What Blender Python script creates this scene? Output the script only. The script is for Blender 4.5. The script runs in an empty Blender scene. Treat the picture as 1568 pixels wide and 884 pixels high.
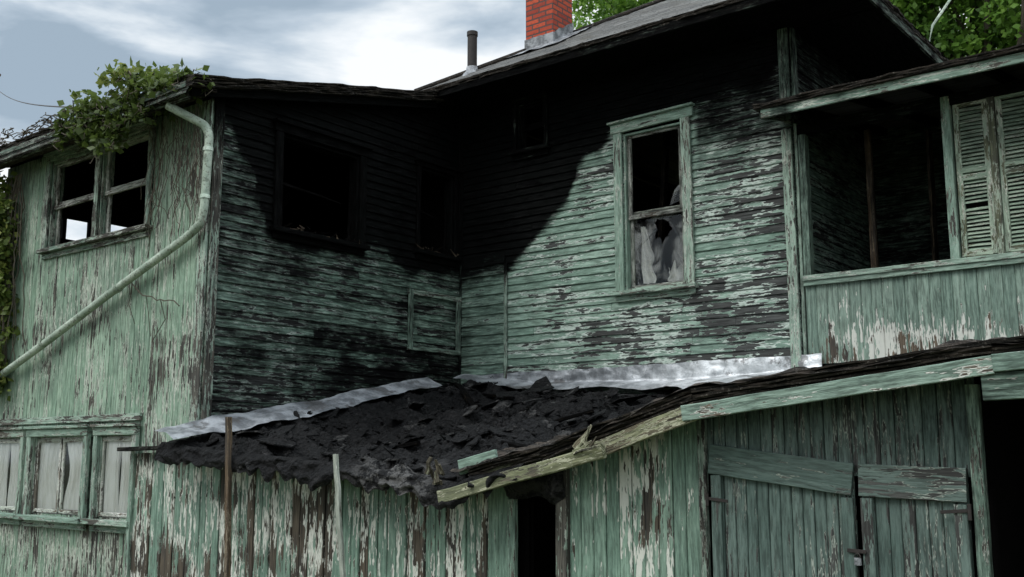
import bpy, math, random
from mathutils import Vector, noise
random.seed(7)
R=random.random
def U(a,b): return a+(b-a)*random.random()
scene=bpy.context.scene
# ------------------------------------------------------------------ nodes
class NT:
    def __init__(s,nt): s.nt=nt; nt.nodes.clear()
    def n(s,t,**k):
        nd=s.nt.nodes.new(t)
        for a,b in k.items(): setattr(nd,a,b)
        return nd
    def put(s,sock,v):
        if hasattr(v,'is_linked') or hasattr(v,'links'): s.nt.links.new(v,sock)
        else: sock.default_value=v
    def math(s,op,a,b=0.0,c=None,clamp=False):
        nd=s.n('ShaderNodeMath',operation=op,use_clamp=clamp)
        s.put(nd.inputs[0],a); s.put(nd.inputs[1],b)
        if c is not None: s.put(nd.inputs[2],c)
        return nd.outputs[0]
    def vmul(s,v,t,off=None):
        nd=s.n('ShaderNodeMapping'); s.put(nd.inputs['Vector'],v); nd.inputs['Scale'].default_value=t
        if off: nd.inputs['Location'].default_value=off
        return nd.outputs[0]
    def noise(s,v,scale=1,detail=5,rough=.6,dist=0,dim='3D'):
        nd=s.n('ShaderNodeTexNoise',noise_dimensions=dim); s.put(nd.inputs['Vector'],v)
        nd.inputs['Scale'].default_value=scale; nd.inputs['Detail'].default_value=detail
        nd.inputs['Roughness'].default_value=rough; nd.inputs['Distortion'].default_value=dist
        return nd.outputs['Fac']
    def vor(s,v,scale=1,feature='F1'):
        nd=s.n('ShaderNodeTexVoronoi',feature=feature); s.put(nd.inputs['Vector'],v); nd.inputs['Scale'].default_value=scale
        return nd.outputs['Distance']
    def smooth(s,v,a,b,lo=0.,hi=1.):
        nd=s.n('ShaderNodeMapRange',interpolation_type='SMOOTHSTEP'); s.put(nd.inputs[0],v)
        s.put(nd.inputs[1],a); s.put(nd.inputs[2],b); nd.inputs[3].default_value=lo; nd.inputs[4].default_value=hi
        return nd.outputs[0]
    def mix(s,f,a,b,mode='MIX'):
        nd=s.n('ShaderNodeMix',data_type='RGBA',blend_type=mode); s.put(nd.inputs[0],f)
        for i,v in ((6,a),(7,b)):
            if isinstance(v,tuple) and len(v)==3: v=(*v,1)
            s.put(nd.inputs[i],v)
        return nd.outputs[2]
    def ramp(s,f,stops):
        nd=s.n('ShaderNodeValToRGB'); s.put(nd.inputs[0],f); e=nd.color_ramp.elements
        while len(e)<len(stops): e.new(.5)
        for x,(p,c) in zip(e,stops): x.position=p; x.color=(*c,1)
        return nd.outputs[0]
    def finish(s,col,rough=.7,height=None,bdist=.01,bstr=1.,spec=.3,metal=0.):
        p=s.n('ShaderNodeBsdfPrincipled'); s.put(p.inputs['Base Color'],(*col,1) if isinstance(col,tuple) else col)
        s.put(p.inputs['Roughness'],rough); s.put(p.inputs['Specular IOR Level'],spec); s.put(p.inputs['Metallic'],metal)
        if height is not None:
            b=s.n('ShaderNodeBump'); s.put(b.inputs['Height'],height); b.inputs['Distance'].default_value=bdist; b.inputs['Strength'].default_value=bstr
            s.nt.links.new(b.outputs[0],p.inputs['Normal'])
        o=s.n('ShaderNodeOutputMaterial'); s.nt.links.new(p.outputs[0],o.inputs[0]); return p,o
def newmat(name):
    m=bpy.data.materials.new(name); m.use_nodes=True; return m,NT(m.node_tree)

def paint_mat(name,c1,c2,primer=(.5,.52,.45),w1=(.018,.017,.015),w2=(.12,.11,.09),su=(3.2,20),bs=1.0,lt=.38):
    m,g=newmat(name)
    uv=g.n('ShaderNodeUVMap').outputs[0]; obj=g.n('ShaderNodeTexCoord').outputs['Object']
    at=g.n('ShaderNodeAttribute',attribute_name='Col'); sc=g.n('ShaderNodeSeparateColor'); g.nt.links.new(at.outputs['Color'],sc.inputs[0])
    soot,peel,rnd=sc.outputs; prim=at.outputs['Alpha']
    nb=g.noise(g.vmul(uv,(su[0],su[1],1)),1,4,.62,0,'2D'); nf=g.noise(g.vmul(uv,(su[0]*4,su[1]*2.6,1)),1,2,.6,0,'2D')
    nl=g.noise(obj,1.3,1,.5)
    h=g.math('ADD',g.math('MULTIPLY',nb,.66),g.math('MULTIPLY',nf,.34))
    h=g.math('ADD',h,g.math('MULTIPLY',g.math('SUBTRACT',rnd,.5),.13))
    h=g.math('ADD',h,g.math('MULTIPLY',g.math('SUBTRACT',nl,.5),.25))
    thr=g.math('SUBTRACT',.71,g.math('MULTIPLY',peel,.42))
    d=g.math('SUBTRACT',h,thr)
    pm=g.smooth(d,-.008,.010)
    pw=g.math('MULTIPLY',g.smooth(g.noise(obj,2.3,2,.6),.35,.65),g.math('MULTIPLY',prim,.13))
    d2=g.math('SUBTRACT',d,pw); wm=g.smooth(d2,-.004,.012)
    grain=g.noise(g.vmul(uv,(3.5,190,1)),1,2,.65,0,'2D')
    wood=g.mix(g.smooth(grain,.32,.68),w1,w2)
    pvar=g.noise(g.vmul(uv,(1.1,7,1)),1,3,.65,0,'2D')
    wood=g.mix(g.smooth(pvar,.40,.65,0,.7),wood,(.035,.034,.032))
    paint=g.mix(g.smooth(g.math('ADD',g.math('MULTIPLY',pvar,.60),g.math('MULTIPLY',rnd,.40)),.32,.68),c1,c2)
    dn=g.noise(g.vmul(uv,(5,48,1)),1,4,.72,0,'2D')
    dirt=g.smooth(dn,.45,.62)
    paint=g.mix(g.math('MULTIPLY',dirt,.50),paint,(c1[0]*.33,c1[1]*.31,c1[2]*.30))
    light=g.smooth(dn,.44,.34)
    paint=g.mix(g.math('MULTIPLY',light,lt),paint,(min(1,c2[0]*1.5),min(1,c2[1]*1.42),min(1,c2[2]*1.45)))
    grime=g.smooth(g.noise(obj,.9,5,.65),.42,.66,0,.28)
    paint=g.mix(grime,paint,(.075,.085,.078))
    col=g.mix(pm,paint,primer); col=g.mix(wm,col,wood)
    ns=g.noise(obj,3.2,4,.68)
    t=g.math('ADD',soot,g.math('MULTIPLY',g.math('SUBTRACT',ns,.5),.55)); t=g.math('ADD',t,g.math('MULTIPLY',g.math('SUBTRACT',dn,.5),.60))
    sf=g.smooth(t,.10,.74,0,.994)
    scol=g.mix(g.smooth(dn,.4,.7),(.0015,.0015,.0016),(.0058,.0058,.006))
    col=g.mix(sf,col,scol)
    hh=g.math('MULTIPLY',g.math('SUBTRACT',1.0,pm),.6)
    hh=g.math('ADD',hh,g.math('MULTIPLY',grain,.35)); hh=g.math('ADD',hh,g.math('MULTIPLY',nf,.5))
    g.finish(col,g.math('ADD',.62,g.math('MULTIPLY',pm,.2)),hh,.006,bs,g.math('SUBTRACT',.25,g.math('MULTIPLY',sf,.235)))
    return m
M={}
M['clap']=paint_mat('peeling_green_clapboard',(.155,.24,.188),(.27,.38,.305),primer=(.43,.50,.44),w1=(.017,.018,.017),w2=(.085,.09,.085),su=(2.3,20))
M['vert']=paint_mat('peeling_green_vertical',(.20,.30,.218),(.32,.43,.325),primer=(.47,.51,.43),w1=(.024,.022,.019),w2=(.13,.122,.10),su=(2.4,24))
M['shed']=paint_mat('peeling_green_shed',(.155,.245,.188),(.24,.35,.27),primer=(.60,.61,.54),w1=(.018,.015,.012),w2=(.145,.118,.085),su=(2.4,20))
M['door']=paint_mat('worn_bluegreen_door',(.080,.122,.105),(.130,.182,.158),primer=(.32,.36,.31),w1=(.025,.026,.024),w2=(.10,.103,.095),su=(2.4,26),lt=.22)
M['parapet']=paint_mat('streaked_parapet_paint',(.145,.215,.172),(.23,.315,.255),primer=(.56,.57,.51),w1=(.045,.035,.026),w2=(.18,.14,.10),su=(2.6,22))
M['trim']=paint_mat('weathered_trim',(.20,.295,.232),(.32,.425,.34),primer=(.46,.50,.43),w1=(.03,.028,.024),w2=(.16,.15,.125),su=(4,34),lt=.3)
M['moss']=paint_mat('mossy_bare_wood',(.17,.18,.10),(.26,.27,.16),primer=(.40,.40,.28),w1=(.03,.026,.018),w2=(.24,.21,.14),su=(5,34))
M['shut']=paint_mat('shutter_greygreen',(.22,.30,.22),(.34,.42,.32),primer=(.5,.52,.44),w1=(.04,.045,.03),w2=(.17,.18,.11),su=(5,34))
M['grey']=paint_mat('pale_weathered_wood',(.36,.39,.33),(.5,.53,.46),primer=(.6,.6,.55),w1=(.04,.035,.028),w2=(.22,.19,.15),su=(5,30))
M['brown']=paint_mat('brown_weathered_wood',(.14,.10,.06),(.2,.15,.09),primer=(.3,.25,.18),w1=(.03,.02,.012),w2=(.19,.13,.08),su=(4,40))

m,g=newmat('charred_debris'); M['char']=m
o=g.n('ShaderNodeTexCoord').outputs['Object']
at=g.n('ShaderNodeAttribute',attribute_name='Col'); sc=g.n('ShaderNodeSeparateColor'); g.nt.links.new(at.outputs['Color'],sc.inputs[0])
a=g.noise(o,11,6,.78); b=g.vor(o,30)
hh=g.math('ADD',g.math('MULTIPLY',a,1.2),g.math('MULTIPLY',b,-.5))
col=g.mix(g.smooth(a,.50,.68),(.003,.003,.0032),(.020,.019,.019))
col=g.mix(g.smooth(g.noise(o,2.6,5,.75),.60,.64,0,.8),col,(.065,.063,.060))
col=g.mix(g.math('MULTIPLY',g.smooth(g.noise(o,9,5,.75),.46,.54),sc.outputs[0]),col,(.11,.107,.102))
g.finish(col,g.smooth(a,.3,.7,.5,.9),hh,.06,1.,.22)
m,g=newmat('soot_and_shade_black'); M['black']=m  # soot-black house rooms; also paints the deep shade inside the garage
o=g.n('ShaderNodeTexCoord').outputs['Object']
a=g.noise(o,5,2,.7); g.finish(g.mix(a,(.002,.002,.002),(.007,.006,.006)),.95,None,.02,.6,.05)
m,g=newmat('interior_plaster_smoky'); M['plaster']=m
o=g.n('ShaderNodeTexCoord').outputs['Object']
a=g.noise(o,3,4,.7); g.finish(g.mix(g.smooth(a,.35,.65),(.012,.012,.011),(.05,.045,.04)),.9,a,.02,.6,.1)
m,g=newmat('crumpled_sheet_metal'); M['metal']=m
o=g.n('ShaderNodeTexCoord').outputs['Object']
a=g.noise(o,5,5,.6); f=g.noise(o,45,3,.7)
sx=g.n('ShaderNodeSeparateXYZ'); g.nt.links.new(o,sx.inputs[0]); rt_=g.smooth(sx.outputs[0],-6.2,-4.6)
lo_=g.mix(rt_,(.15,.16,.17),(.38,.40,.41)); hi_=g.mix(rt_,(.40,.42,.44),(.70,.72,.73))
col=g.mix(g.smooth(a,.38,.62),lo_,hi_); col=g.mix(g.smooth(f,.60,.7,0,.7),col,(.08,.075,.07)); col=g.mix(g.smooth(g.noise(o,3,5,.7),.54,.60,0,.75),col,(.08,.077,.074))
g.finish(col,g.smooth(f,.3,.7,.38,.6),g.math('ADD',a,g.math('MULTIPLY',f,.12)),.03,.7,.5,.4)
m,g=newmat('asphalt_shingles'); M['shingle']=m
uv=g.n('ShaderNodeUVMap').outputs[0]; o=g.n('ShaderNodeTexCoord').outputs['Object']
bt=g.n('ShaderNodeTexBrick'); g.nt.links.new(uv,bt.inputs[0]); bt.inputs['Scale'].default_value=1; bt.inputs['Brick Width'].default_value=.3; bt.inputs['Row Height'].default_value=.13; bt.inputs['Mortar Size'].default_value=.006
bt.inputs['Color1'].default_value=(.06,.06,.058,1); bt.inputs['Color2'].default_value=(.13,.128,.12,1); bt.inputs['Mortar'].default_value=(.01,.01,.01,1)
f=g.noise(o,90,2,.7); l=g.noise(o,2.2,4,.7)
col=g.mix(g.smooth(l,.45,.7,0,.8),bt.outputs[0],(.045,.04,.03)); col=g.mix(g.smooth(f,.4,.7,0,.6),col,(.16,.16,.15))
g.finish(col,.9,g.math('ADD',g.math('MULTIPLY',bt.outputs['Fac'],-.6),g.math('MULTIPLY',f,.5)),.01,1.,.2)
m,g=newmat('rotten_roof_edge'); M['rot']=m
o=g.n('ShaderNodeTexCoord').outputs['Object']
a=g.noise(g.vmul(o,(6,6,40)),1,5,.75); f=g.noise(o,40,4,.7)
col=g.mix(g.smooth(a,.35,.7),(.008,.008,.007),(.06,.048,.038)); col=g.mix(g.smooth(f,.56,.68,0,.8),col,(.16,.145,.125))
g.finish(col,.9,g.math('ADD',a,g.math('MULTIPLY',f,.4)),.03,1.,.2)
m,g=newmat('red_brick'); M['brick']=m
uv=g.n('ShaderNodeUVMap').outputs[0]; o=g.n('ShaderNodeTexCoord').outputs['Object']
bt=g.n('ShaderNodeTexBrick'); g.nt.links.new(uv,bt.inputs[0]); bt.inputs['Scale'].default_value=1; bt.inputs['Brick Width'].default_value=.2; bt.inputs['Row Height'].default_value=.064; bt.inputs['Mortar Size'].default_value=.010
bt.inputs['Color1'].default_value=(.50,.088,.042,1); bt.inputs['Color2'].default_value=(.28,.045,.028,1); bt.inputs['Mortar'].default_value=(.10,.065,.06,1); bt.inputs['Mortar Smooth'].default_value=.1
f=g.noise(o,30,4,.7)
col=g.mix(g.smooth(f,.5,.72,0,.6),bt.outputs[0],(.10,.04,.035))
g.finish(col,.85,g.math('ADD',g.math('MULTIPLY',bt.outputs['Fac'],-1.),g.math('MULTIPLY',f,.5)),.012,1.,.2)
m,g=newmat('lead_flashing'); M['lead']=m
o=g.n('ShaderNodeTexCoord').outputs['Object']; a=g.noise(o,9,5,.7)
g.finish(g.mix(g.smooth(a,.35,.65),(.10,.105,.11),(.30,.31,.32)),.6,a,.03,.8,.4,.2)
m,g=newmat('black_iron'); M['iron']=m
o=g.n('ShaderNodeTexCoord').outputs['Object']; a=g.noise(o,25,4,.7); g.finish(g.mix(a,(.01,.01,.01),(.05,.04,.035)),.6,a,.005,.6,.4,.3)
m,g=newmat('painted_pipe'); M['pipe']=m
o=g.n('ShaderNodeTexCoord').outputs['Object']; a=g.noise(o,4,5,.75); f=g.noise(o,38,4,.7)
col=g.mix(g.smooth(a,.38,.62),(.27,.34,.27),(.46,.53,.44)); col=g.mix(g.smooth(f,.54,.62,0,.75),col,(.13,.13,.10)); col=g.mix(g.smooth(g.noise(o,7,5,.8),.56,.62,0,.7),col,(.10,.12,.09))
g.finish(col,.65,f,.004,.6,.3)
m,g=newmat('sheer_curtain'); M['curtain']=m
o=g.n('ShaderNodeTexCoord').outputs['Object']; a=g.noise(g.vmul(o,(9,9,1.5)),1,4,.6)
p,out=g.finish(g.mix(g.smooth(a,.3,.6),(.74,.73,.67),(.95,.94,.90)),.9,None,.01,.5,.1)
for nm,dirt,dc in (('dirty_glass',.55,.28),('clean_glass',.03,.5)):
    m,g=newmat(nm); M[nm]=m
    o=g.n('ShaderNodeTexCoord').outputs['Object']
    gl=g.n('ShaderNodeBsdfGlossy'); gl.inputs['Roughness'].default_value=.06; gl.inputs['Color'].default_value=(.8,.85,.88,1)
    tr=g.n('ShaderNodeBsdfTransparent'); tr.inputs[0].default_value=(.99,1,.99,1)
    df=g.n('ShaderNodeBsdfDiffuse'); df.inputs[0].default_value=(dc,dc*1.03,dc,1)
    fr=g.n('ShaderNodeFresnel'); fr.inputs[0].default_value=1.4
    m1=g.n('ShaderNodeMixShader'); g.nt.links.new(fr.outputs[0],m1.inputs[0]); g.nt.links.new(tr.outputs[0],m1.inputs[1]); g.nt.links.new(gl.outputs[0],m1.inputs[2])
    m2=g.n('ShaderNodeMixShader'); g.put(m2.inputs[0],g.smooth(g.noise(g.vmul(o,(1,1,.6)),4,5,.6,1.0),.44,.62,0.02,dirt)); g.nt.links.new(m1.outputs[0],m2.inputs[1]); g.nt.links.new(df.outputs[0],m2.inputs[2])
    ou=g.n('ShaderNodeOutputMaterial'); g.nt.links.new(m2.outputs[0],ou.inputs[0])
def leafmat(name,c1,c2,c3):
    m,g=newmat(name)
    at=g.n('ShaderNodeAttribute',attribute_name='Col'); sc=g.n('ShaderNodeSeparateColor'); g.nt.links.new(at.outputs['Color'],sc.inputs[0])
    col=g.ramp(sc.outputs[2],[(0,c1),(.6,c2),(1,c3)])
    p=g.n('ShaderNodeBsdfPrincipled'); g.put(p.inputs['Base Color'],col); p.inputs['Roughness'].default_value=.5; p.inputs['Specular IOR Level'].default_value=.3
    t=g.n('ShaderNodeBsdfTranslucent'); g.put(t.inputs[0],col)
    mx=g.n('ShaderNodeMixShader'); mx.inputs[0].default_value=.4; g.nt.links.new(p.outputs[0],mx.inputs[1]); g.nt.links.new(t.outputs[0],mx.inputs[2])
    ou=g.n('ShaderNodeOutputMaterial'); g.nt.links.new(mx.outputs[0],ou.inputs[0]); return m
M['leaf']=leafmat('maple_leaves',(.05,.12,.02),(.17,.32,.05),(.32,.48,.09))
M['ivy']=leafmat('ivy_leaves',(.03,.05,.011),(.12,.17,.035),(.28,.30,.085))
m,g=newmat('bark'); M['bark']=m
o=g.n('ShaderNodeTexCoord').outputs['Object']; a=g.noise(g.vmul(o,(12,12,3)),1,5,.7); g.finish(g.mix(a,(.05,.04,.03),(.17,.15,.12)),.9,a,.03,1.,.1)
m,g=newmat('grass_ground'); M['ground']=m
o=g.n('ShaderNodeTexCoord').outputs['Object']; a=g.noise(o,.8,5,.7); b=g.noise(o,30,3,.7)
g.finish(g.mix(g.smooth(a,.4,.6),g.mix(b,(.03,.05,.012),(.08,.12,.03)),(.10,.085,.06)),.95,b,.03,1.,.1)

# ------------------------------------------------------------------ mesh builder
class MB:
    def __init__(s): s.v=[];s.f=[];s.c=[];s.u=[]
    def add(s,pts,faces,cols,uvs):
        b=len(s.v); s.v+=[tuple(p) for p in pts]; s.c+=cols; s.u+=uvs; s.f+=[tuple(i+b for i in f) for f in faces]
    def quad(s,pts,col=(0,.3,.5,0),uv=None):
        s.add(pts,[tuple(range(len(pts)))],[col]*len(pts),uv or [(0,0),(1,0),(1,1),(0,1)][:len(pts)]+[(0,0)]*(len(pts)-4))
    def beam(s,p0,p1,w,t,n=(0,-1,0),col=(0,.3,.5,0),ch=.004,seg=.12,wob=.0015,taper=1.):
        p0=Vector(p0);p1=Vector(p1);d=p1-p0;L=d.length
        if L<1e-5: return
        d/=L; n=Vector(n); n=(n-d*n.dot(d)).normalized(); a=d.cross(n)
        N=max(1,int(L/seg)); r=R(); ou,ov=R()*90,R()*90
        hw,ht=w/2,t/2; ch=min(ch,hw*.45,ht*.45)
        prof=[(-hw+ch,-ht),(hw-ch,-ht),(hw,-ht+ch),(hw,ht-ch),(hw-ch,ht),(-hw+ch,ht),(-hw,ht-ch),(-hw,-ht+ch),(-hw+ch,-ht)]
        per=[0]
        for i in range(1,9): per.append(per[-1]+math.dist(prof[i],prof[i-1]))
        pts=[];cols=[];uvs=[];fs=[]
        for i in range(N+1):
            q=i/N; c=p0+d*(L*q)+a*(U(-wob,wob))+n*(U(-wob,wob)); k=1+(taper-1)*q
            cc=col(c,r) if callable(col) else (col[0],col[1],r,col[3])
            for j,(x,y) in enumerate(prof):
                pts.append(c+a*x*k+n*y*k); cols.append(cc); uvs.append((ou+L*q,ov+per[j]))
        for i in range(N):
            for j in range(8):
                A=i*9+j; fs.append((A,A+1,A+10,A+9))
        fs.append(tuple(range(8))); fs.append(tuple(N*9+j for j in range(8)))
        s.add(pts,fs,cols,uvs)
    def tube(s,path,r,seg=12,col=(0,0,.5,0)):
        path=[Vector(p) for p in path]; pts=[];fs=[]
        for i,p in enumerate(path):
            d=(path[min(i+1,len(path)-1)]-path[max(i-1,0)]).normalized()
            a=d.cross(Vector((.31,.2,.93)));
            if a.length<.1: a=d.cross(Vector((1,0,0)))
            a.normalize(); b=d.cross(a); rr=r[i] if isinstance(r,(list,tuple)) else r
            for k in range(seg):
                t=2*math.pi*k/seg; pts.append(p+a*math.cos(t)*rr+b*math.sin(t)*rr)
        for i in range(len(path)-1):
            for k in range(seg):
                k2=(k+1)%seg; fs.append((i*seg+k,i*seg+k2,(i+1)*seg+k2,(i+1)*seg+k))
        fs.append(tuple(range(seg))); fs.append(tuple((len(path)-1)*seg+k for k in range(seg)))
        s.add(pts,fs,[col]*len(pts),[(p[0]+p[1],p[2]) for p in pts])
    def grid(s,fn,nu,nv,col=(0,.3,.5,0),uvf=None,cf=None):
        pts=[];uvs=[];fs=[];cs=[]
        for j in range(nv+1):
            for i in range(nu+1):
                p=fn(i/nu,j/nv); pts.append(p); uvs.append(uvf(i/nu,j/nv) if uvf else (i/nu,j/nv)); cs.append(cf(p) if cf else col)
        for j in range(nv):
            for i in range(nu):
                A=j*(nu+1)+i; fs.append((A,A+1,A+nu+2,A+nu+1))
        s.add(pts,fs,cs,uvs)
    def build(s,name,mat,parent=None,smooth=False):
        me=bpy.data.meshes.new(name); me.from_pydata(s.v,[],s.f)
        at=me.color_attributes.new('Col','FLOAT_COLOR','POINT')
        at.data.foreach_set('color',[x for c in s.c for x in c])
        ul=me.uv_layers.new(name='UVMap'); idx=[0]*len(me.loops); me.loops.foreach_get('vertex_index',idx)
        ul.data.foreach_set('uv',[x for i in idx for x in s.u[i]])
        if smooth: me.polygons.foreach_set('use_smooth',[True]*len(me.polygons))
        me.update(); ob=bpy.data.objects.new(name,me); me.materials.append(mat); scene.collection.objects.link(ob)
        if parent: ob.parent=parent
        return ob
def empty(name):
    e=bpy.data.objects.new(name,None); scene.collection.objects.link(e); return e
house=empty('burnt_green_house'); shed=empty('garage_lean_to')

YA,YC,XB,XR=5.68,9.226,-8.12,-3.9
def fA(s,z,o=0): return Vector((s,YA-o,z))
def fE(s,z,o=0): return Vector((s,YA-.07-o,z))
def fC(s,z,o=0): return Vector((s,YC-o,z))
def fB(s,z,o=0): return Vector((XB+o,s,z))
def fR(s,z,o=0): return Vector((XR+o,s,z))
def fP(s,z,o=0): return Vector((s,11.3-o,z))
NA=Vector((0,-1,0)); NB=Vector((1,0,0))
def interp(pts,x):
    if x<=pts[0][0]: return pts[0][1]
    for (a,b),(c,d) in zip(pts,pts[1:]):
        if x<=c: return b+(d-b)*(x-a)/max(c-a,1e-6)
    return pts[-1][1]
def spans(a,b,ops):
    out=[(a,b)]
    for (c,d) in ops:
        new=[]
        for (x,y) in out:
            if d<=x or c>=y: new.append((x,y)); continue
            if c>x: new.append((x,c))
            if d<y: new.append((d,y))
        out=new
    return [q for q in out if q[1]-q[0]>.004]
def clap(mb,F,s0,s1,z0,z1,ex,ops,att,ztop=None,off=0,miss=0.):
    z=z0
    while z<z1:
        zm=z+ex/2
        for (a,b) in spans(s0,s1,[(o[0],o[1]) for o in ops if o[2]-ex*.3<zm<o[3]+ex*.3]):
            cuts=[a]; x=a+U(.8,3.2)
            while x<b-.4: cuts.append(x); x+=U(1.4,3.6)
            cuts.append(b)
            for c,d in zip(cuts,cuts[1:]):
                if R()<miss: continue
                r=R(); N=max(1,int((d-c)/.06)); ou,ov=R()*90,R()*90; dz=U(-.0035,.0035); tl=U(-.004,.004); do=U(0,.004); seed=R()*50
                pts=[];cols=[];uvs=[];fs=[]
                for i in range(N+1):
                    q=i/N; s=c+.0015+(d-c-.003)*q
                    wz=dz+tl*(q-.5)+noise.noise(Vector((s*3,seed,z)))*.005+noise.noise(Vector((s*14,seed,z)))*.003; wo=do+max(0,noise.noise(Vector((s*1.7,seed,9))))*.010
                    zb=z+wz; zt=z+ex+.012
                    if ztop:
                        zz=ztop(s); zb=min(zb,zz); zt=min(zt,zz)
                    for (zz,oo,vv) in ((zb,-.002,-.02),(zb,.017+wo,0),(zb+.004,.0185+wo,.004),(zt,.004,ex)):
                        pts.append(F(s,zz,oo+off)); uvs.append((ou+s-c,ov+vv)); A=att(s,min(zz,z+ex),r)
                        cols.append(A)
                for i in range(N):
                    for k in range(3):
                        A=i*4+k; fs.append((A,A+4,A+5,A+1))
                for e in (0,N*4): fs.append((e,e+1,e+2,e+3))
                mb.add(pts,fs,cols,uvs)
        z+=ex
def vboard(mb,F,s0,s1,zb,zt,w,ops,att,off=0,gap=.004,jit=.006,rag=0.):
    s=s0
    while s<s1-.01:
        ww=min(w*U(.94,1.06),s1-s); sm=s+ww/2; r=R()
        for (a,b) in spans(zb(sm),zt(sm)+U(-rag,rag),[(o[2],o[3]) for o in ops if o[0]-ww*.35<sm<o[1]+ww*.35]):
            N=max(1,int((b-a)/.09)); ou,ov=R()*90,R()*90; o0=.014+U(0,jit); lean=U(-.002,.002); seed=R()*60
            pts=[];cols=[];uvs=[];fs=[]
            for i in range(N+1):
                q=i/N; z=a+(b-a)*q; wo=o0+noise.noise(Vector((seed,z*1.3,1)))*.004; ws=noise.noise(Vector((seed,z*2,7)))*.0018+lean*(q-.5)
                g2=gap/2
                for (x,o,v) in ((s+g2,-.004,-.01),(s+g2+ws,wo-.005,0),(s+g2+.005+ws,wo,.005),(s+ww-g2-.005+ws,wo,ww-.005),(s+ww-g2+ws,wo-.005,ww),(s+ww-g2,-.004,ww+.01)):
                    pts.append(F(x,z,o+off)); uvs.append((ou+z,ov+v)); cols.append(att(x,z,r))
            for i in range(N):
                for j in range(5):
                    A=i*6+j; fs.append((A,A+1,A+7,A+6))
            fs.append((0,1,2,3,4,5)); fs.append(tuple(N*6+j for j in range(6)))
            mb.add(pts,fs,cols,uvs)
        s+=ww
def backing(mb,F,s0,s1,z0,z1,ops,o=-.01,ztop=None):
    ss=sorted(set([s0,s1]+[q for p in ops for q in p[:2] if s0<q<s1])); zz=sorted(set([z0,z1]+[q for p in ops for q in p[2:] if z0<q<z1]))
    for a,b in zip(ss,ss[1:]):
        for c,d in zip(zz,zz[1:]):
            sm,zm=(a+b)/2,(c+d)/2
            if any(p[0]<sm<p[1] and p[2]<zm<p[3] for p in ops): continue
            T=(lambda s,z:min(z,ztop(s))) if ztop else (lambda s,z:z)
            mb.quad([F(a,c,o),F(b,c,o),F(b,T(b,d),o),F(a,T(a,d),o)])
            mb.quad([F(a,c,o-.05),F(b,c,o-.05),F(b,T(b,d),o-.05),F(a,T(a,d),o-.05)])

# ---- attribute functions (soot, peel, rnd, primer)
zlC=[(-8.12,4.16),(-7.4,4.16),(-7.22,4.24),(-6.95,4.53),(-6.5,4.80),(-6.42,5.18),(-5.95,5.46),(-5.04,5.56),(-4.2,5.66),(-3.9,5.82)]
def cl(x,a=0,b=1): return max(a,min(b,x))
def attC(s,z,r):
    zl=interp(zlC,s); n=noise.noise(Vector((s*2.2,z*5,3)))
    wd=.24 if s<-5.9 else .50
    t=.5+(z-zl+n*.12)/wd
    soot=cl(t,0,1)*1.3; soot=max(soot,.06+.14*r)
    if s>-4.9: soot=max(soot,cl(.5+(z-5.10+.3*n)/1.1,0,.62))
    if s<-4.95 and z>4.6: soot=max(soot,.16+.1*r)
    soot=max(soot,cl((3.05-z)*.9,0,.4))
    p=.49+.15*noise.noise(Vector((s*1.1,z*1.6,8)))
    if s<-5.9 and z<4.6: p-=.12
    if s>-4.9: p+=.04
    if z<3.3: p+=.10
    return (soot,p,r,.7)
def attB(s,z,r):
    n=noise.noise(Vector((s*2.0,z*3,13)))
    zl=interp([(5.68,5.20),(6.15,4.8),(6.35,4.15),(7.6,4.05),(7.75,4.30),(8.0,4.22),(8.25,4.12),(9.25,4.08)],s)
    t=.5+(z-zl+n*.18)/.5
    base=.50+.10*n+.14*(r-.5)+.06*cl((z-3.6)*2,0,1)
    base+=.06*math.exp(-((s-7.15)/.8)**2-((z-2.95)/.5)**2); base+=cl((s-6.5)*.10,0,.16)*cl((3.3-z)*3)
    return (max(cl(t)*1.3,base),.44+.12*noise.noise(Vector((s,z*1.5,4))),r,.4)
def attA(s,z,r):
    n=noise.noise(Vector((s*1.5,z*1.2,23)))
    soot=.05+cl((z-4.95)*.9,0,.4)+.10*n+.10*r
    soot+=.25*math.exp(-((z-4.1)/.12)**2)*(s<-9.0)
    p=.36+.18*n+ .12*cl((2.6-z),0,1)+.13*cl((s+8.9)*1.2,0,1)
    return (cl(soot),p,r,.6)
def attE(s,z,r):
    n=noise.noise(Vector((s*1.3,z*1.5,33)))
    p=.45+.2*n+(.14 if r>.7 else 0); 
    if s<-6.9: p+=.08
    if s>-5.6: p-=.10
    return (.05+cl((z-1.75)*.6,0,.3)+.08*n+.08*r,p,r,.9)
def attF(s,z,r):
    n=noise.noise(Vector((s*2.3,z*1.7,43)))
    return (.12+cl((z-1.95)*.5,0,.25),.28+.34*max(0,n)+(.16 if r>.5 else 0),r,2.0)
def attF2(s,z,r): return (.25+cl((z-2.1)*.6,0,.3),.24,r,.3)
def attD(s,z,r):
    return (.12+.1*r,.24+cl((1.75-z)*.3,0,.25)+.12*noise.noise(Vector((s*3,z*2,3))),r,.25)
def attP(s,z,r):
    n=noise.noise(Vector((s*2.5,z*3,53)))
    return (.10+.14*n+.05*r,.16+cl((3.26-z)*2.6,0,.75)*(.62+.9*n),r,1.6)
def cf(soot,peel,prim=.4): return (soot,peel,.5,prim)

# ------------------------------------------------------------------ openings
opA=[(-11.95,-11.25,1.42,2.2),(-10.97,-9.92,1.42,2.2),(-9.69,-9.08,1.42,2.2),(-11.05,-10.10,4.26,5.24),(-10.02,-9.12,4.26,5.24)]
opB=[(6.48,7.53,4.24,5.2),(8.47,9.06,4.33,5.3)]
opC=[(-5.80,-5.08,3.72,5.42),(-7.24,-6.84,5.5,6.05)]
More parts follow.
